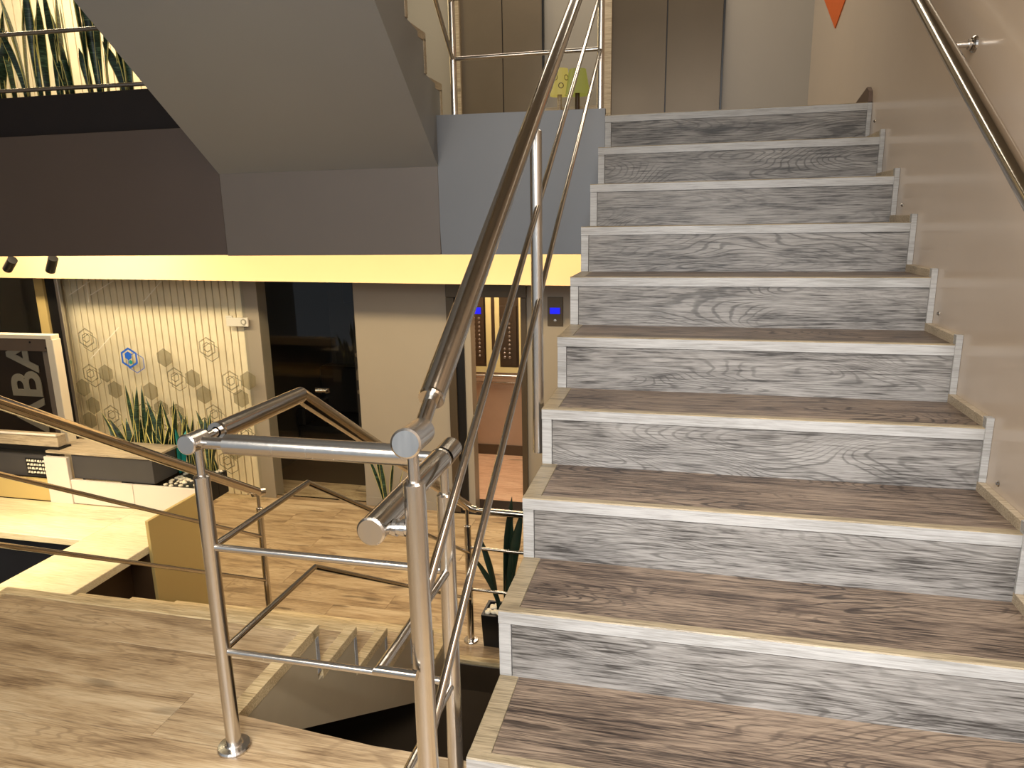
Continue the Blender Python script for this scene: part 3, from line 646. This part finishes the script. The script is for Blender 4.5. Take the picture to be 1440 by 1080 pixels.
# ------------------------------------------------------------ elevators
def cab():
    t=thing('elevator',(-1.3,4.4,FL2),'open lift cabin in the lower hall with button panels, mirror and handrail','elevator')
    box('frame_side',-1.455,-1.385,4.27,4.45,FL2,.818,BRONZE,t,.002); box('frame_side',-1.385,-1.315,4.29,4.44,FL2,.818,BLACK,t); box('frame_side',-1.315,-1.255,4.30,4.43,FL2,.818,WALL2,t,.002)
    box('frame_side',-.818,-.772,4.27,4.45,FL2,.818,BRONZE,t,.002); box('lintel',-1.455,-.77,4.27,4.45,.82,1.0,BRONZE,t,.002); box('lintel_cover',-1.46,-.77,4.28,4.449,1.0,1.5,WALL2,t)
    box('sill',-1.45,-.77,4.27,4.60,FL2,FL2+.012,BLACK,t); box('cabin_floor',-2.0,-.72,4.6,5.95,FL2-.01,FL2+.01,wood('cabin_floor_oak',lin('b98d6a'),lin('d8ad8a'),lin('e6c4a2'),.15,.35),t)
    pk=plain('rose_beige_panel',lin('a88c72'),.3); cr=plain('cream_mirror_strip',lin('cdbd84'),.3)
    box('cabin_wall',-2.0,-.72,5.9,5.95,FL2,1.3,pk,t); box('cabin_wall',-2.05,-2.0,4.6,5.95,FL2,1.3,pk,t); box('cabin_wall',-.75,-.70,4.46,5.95,FL2,1.3,pk,t); box('cabin_ceiling',-2.0,-.72,4.6,5.95,1.3,1.33,WHITE,t)
    box('mirror',-1.78,-.98,5.885,5.899,-.10,.72,DARKSTEEL,t)
    for a,b in ((-1.56,-1.50),(-1.46,-1.41),(-1.20,-1.13),(-1.045,-1.0)): box('strip',a,b,5.875,5.884,-.12,.70,cr,t)
    box('strip',-1.78,-1.0,5.872,5.884,-.16,-.10,cr,t)
    for (a,b,z0,z1,cols,dsp) in ((-1.735,-1.575,-.06,.66,2,1),(-1.405,-1.225,-.07,.56,2,0)):
        p=box('button_panel',a,b,5.86,5.874,z0,z1,DARKSTEEL,t,.002)
        if dsp: box('display',a+.05,b-.03,5.856,5.859,.47,.54,BLUE,p)
        for c in range(cols):
            for r in range(10):
                if not dsp and c==0 and r>2: continue
                if not dsp and r>8: continue
                lathe('button',[(0,.006),(.011,.006),(.014,.003),(.014,0),(.017,0),(.017,-.002)],(a+.05+.055*c,5.86,z0+.08+.045*r),STEEL,p,12,(0,-1,0))
    pipe('handrail',[(-1.78,5.83,-.19),(-.95,5.83,-.19)],.02,STEEL,t); pipe('handrail',[(-1.78,5.86,-.27),(-.95,5.86,-.27)],.012,STEEL_D,t)
    box('skirting',-1.95,-.76,5.88,5.899,FL2+.01,FL2+.12,BRONZE,t)
    return t
cab()
cp2=thing('call_panel',(-.53,4.29,.7),'narrow bronze lift call plate with blue floor display on the hall wall','panel')
box('plate',-.598,-.47,4.29,4.299,.59,.825,BRONZE,cp2,.002); box('display',-.577,-.495,4.285,4.289,.69,.74,BLUE,cp2); lathe('button',[(0,.004),(.012,.003),(.013,0),(0,0)],(-.535,4.29,.635),STEEL,cp2,14,(0,-1,0))
YU=5.1
for (a,m,b,lb) in ((-1.50,-1.123,-.775,'closed bronze lift doors on the upper floor behind the guard rail'),(-.185,.262,.70,'closed bronze lift doors directly above the top of the stairs')):
    t=thing('elevator_door',((a+b)/2,YU-.03,UF),lb,'elevator')
    dm=BRONZE if m>0 else BRONZE_REFL; box('door_leaf',a,m-.004,YU-.03,YU-.005,UF,4.2,dm,t,.002); box('door_leaf',m+.004,b,YU-.03,YU-.005,UF,4.2,dm,t,.002); box('center_gap',m-.006,m+.006,YU-.02,YU-.006,UF,4.2,BLACK,t)
    box('jamb',a-.075,a,YU-.06,YU-.004,UF,4.25,LIPW,t,.002); box('jamb',b,b+.015,YU-.04,YU-.004,UF,4.25,BLACK,t); box('header',a-.075,b+.015,YU-.06,YU-.004,4.2,4.35,LIPW,t,.002)
pn=tag(prism('pennant',[(4.72,3.0),(4.113,2.636),(3.80,2.75),(4.1,3.1)],'x',WX-.006,WX-.001,ORANGE),'orange triangular pennant on the right wall above the top of the stairs','pennant')
# lamps on the upper floor
l1=thing('floor_lamp',(-.53,4.5,UF),'lamp with patterned yellow cylinder shade behind the guard rail','lamp')
l2=thing('floor_lamp',(-.39,4.5,UF),'lamp with plain green-yellow cone shade behind the guard rail','lamp')
def lamp(t,x,y,r0,r1,za,zb_,mat,bm_):
    s=lathe('lamp_shade',[(r0,za),(r1,zb_),(r1-.004,zb_),(r0-.004,za),(r0,za)],(x,y,0),mat,t,32)
    pipe('stem',[(x,y,UF+.02),(x,y,zb_-.04)],.018,bm_,t); lathe('base',[(0,.02),(.07,.02),(.075,0),(0,0)],(x,y,UF),bm_,t)
    return s
s=lamp(l1,-.53,4.5,.075,.066,2.375,2.57,SHADE1,LIPW); lamp(l2,-.39,4.5,.10,.065,2.375,2.56,SHADE2,BROWN)
for k in range(10):
    a=k*.628; lathe('ring_pattern',[(.016,0),(.019,.0015),(.022,0)],(-.53+.073*math.cos(a),4.5+.073*math.sin(a),2.44+.06*(k%2)),BROWN,s,12,(math.cos(a),math.sin(a),0))
cs=thing('console_table',(-.45,4.6,UF),'low pale console table standing under the two lamps','table')
# the lamps stand on the floor: a slim console behind them
box('top',-.70,-.22,4.62,4.85,2.28,2.31,LIPW,cs,.003)
for q in ((-.69,4.63),(-.25,4.63),(-.69,4.82),(-.25,4.82)): box('leg',q[0],q[0]+.03,q[1],q[1]+.03,UF,2.28,LIPW,cs)
# ------------------------------------------------------------ spotlights
for x,lb in ((-4.87,'black ceiling spotlight at the far left of the bright bulkhead'),(-4.46,'black ceiling spotlight, right one of the pair before the bright bulkhead')):
    t=thing('spotlight',(x,3.4,1.24),lb,'lamp','black spotlights')
    d=Vector((.62,-.2,.45)).normalized() if x<-4.6 else Vector((.5,-.2,.62)).normalized()
    c=Vector((x,3.4,1.155)); pipe('body',[c-d*.075,c+d*.06],.036,BLACK,t); pipe('stem',[c+Vector((0,0,.02)),(x-.01,3.4,1.5)],.008,BLACK,t); lathe('mount',[(0,0),(.03,0),(.03,.02),(0,.02)],(x-.01,3.4,1.48),BLACK,t)
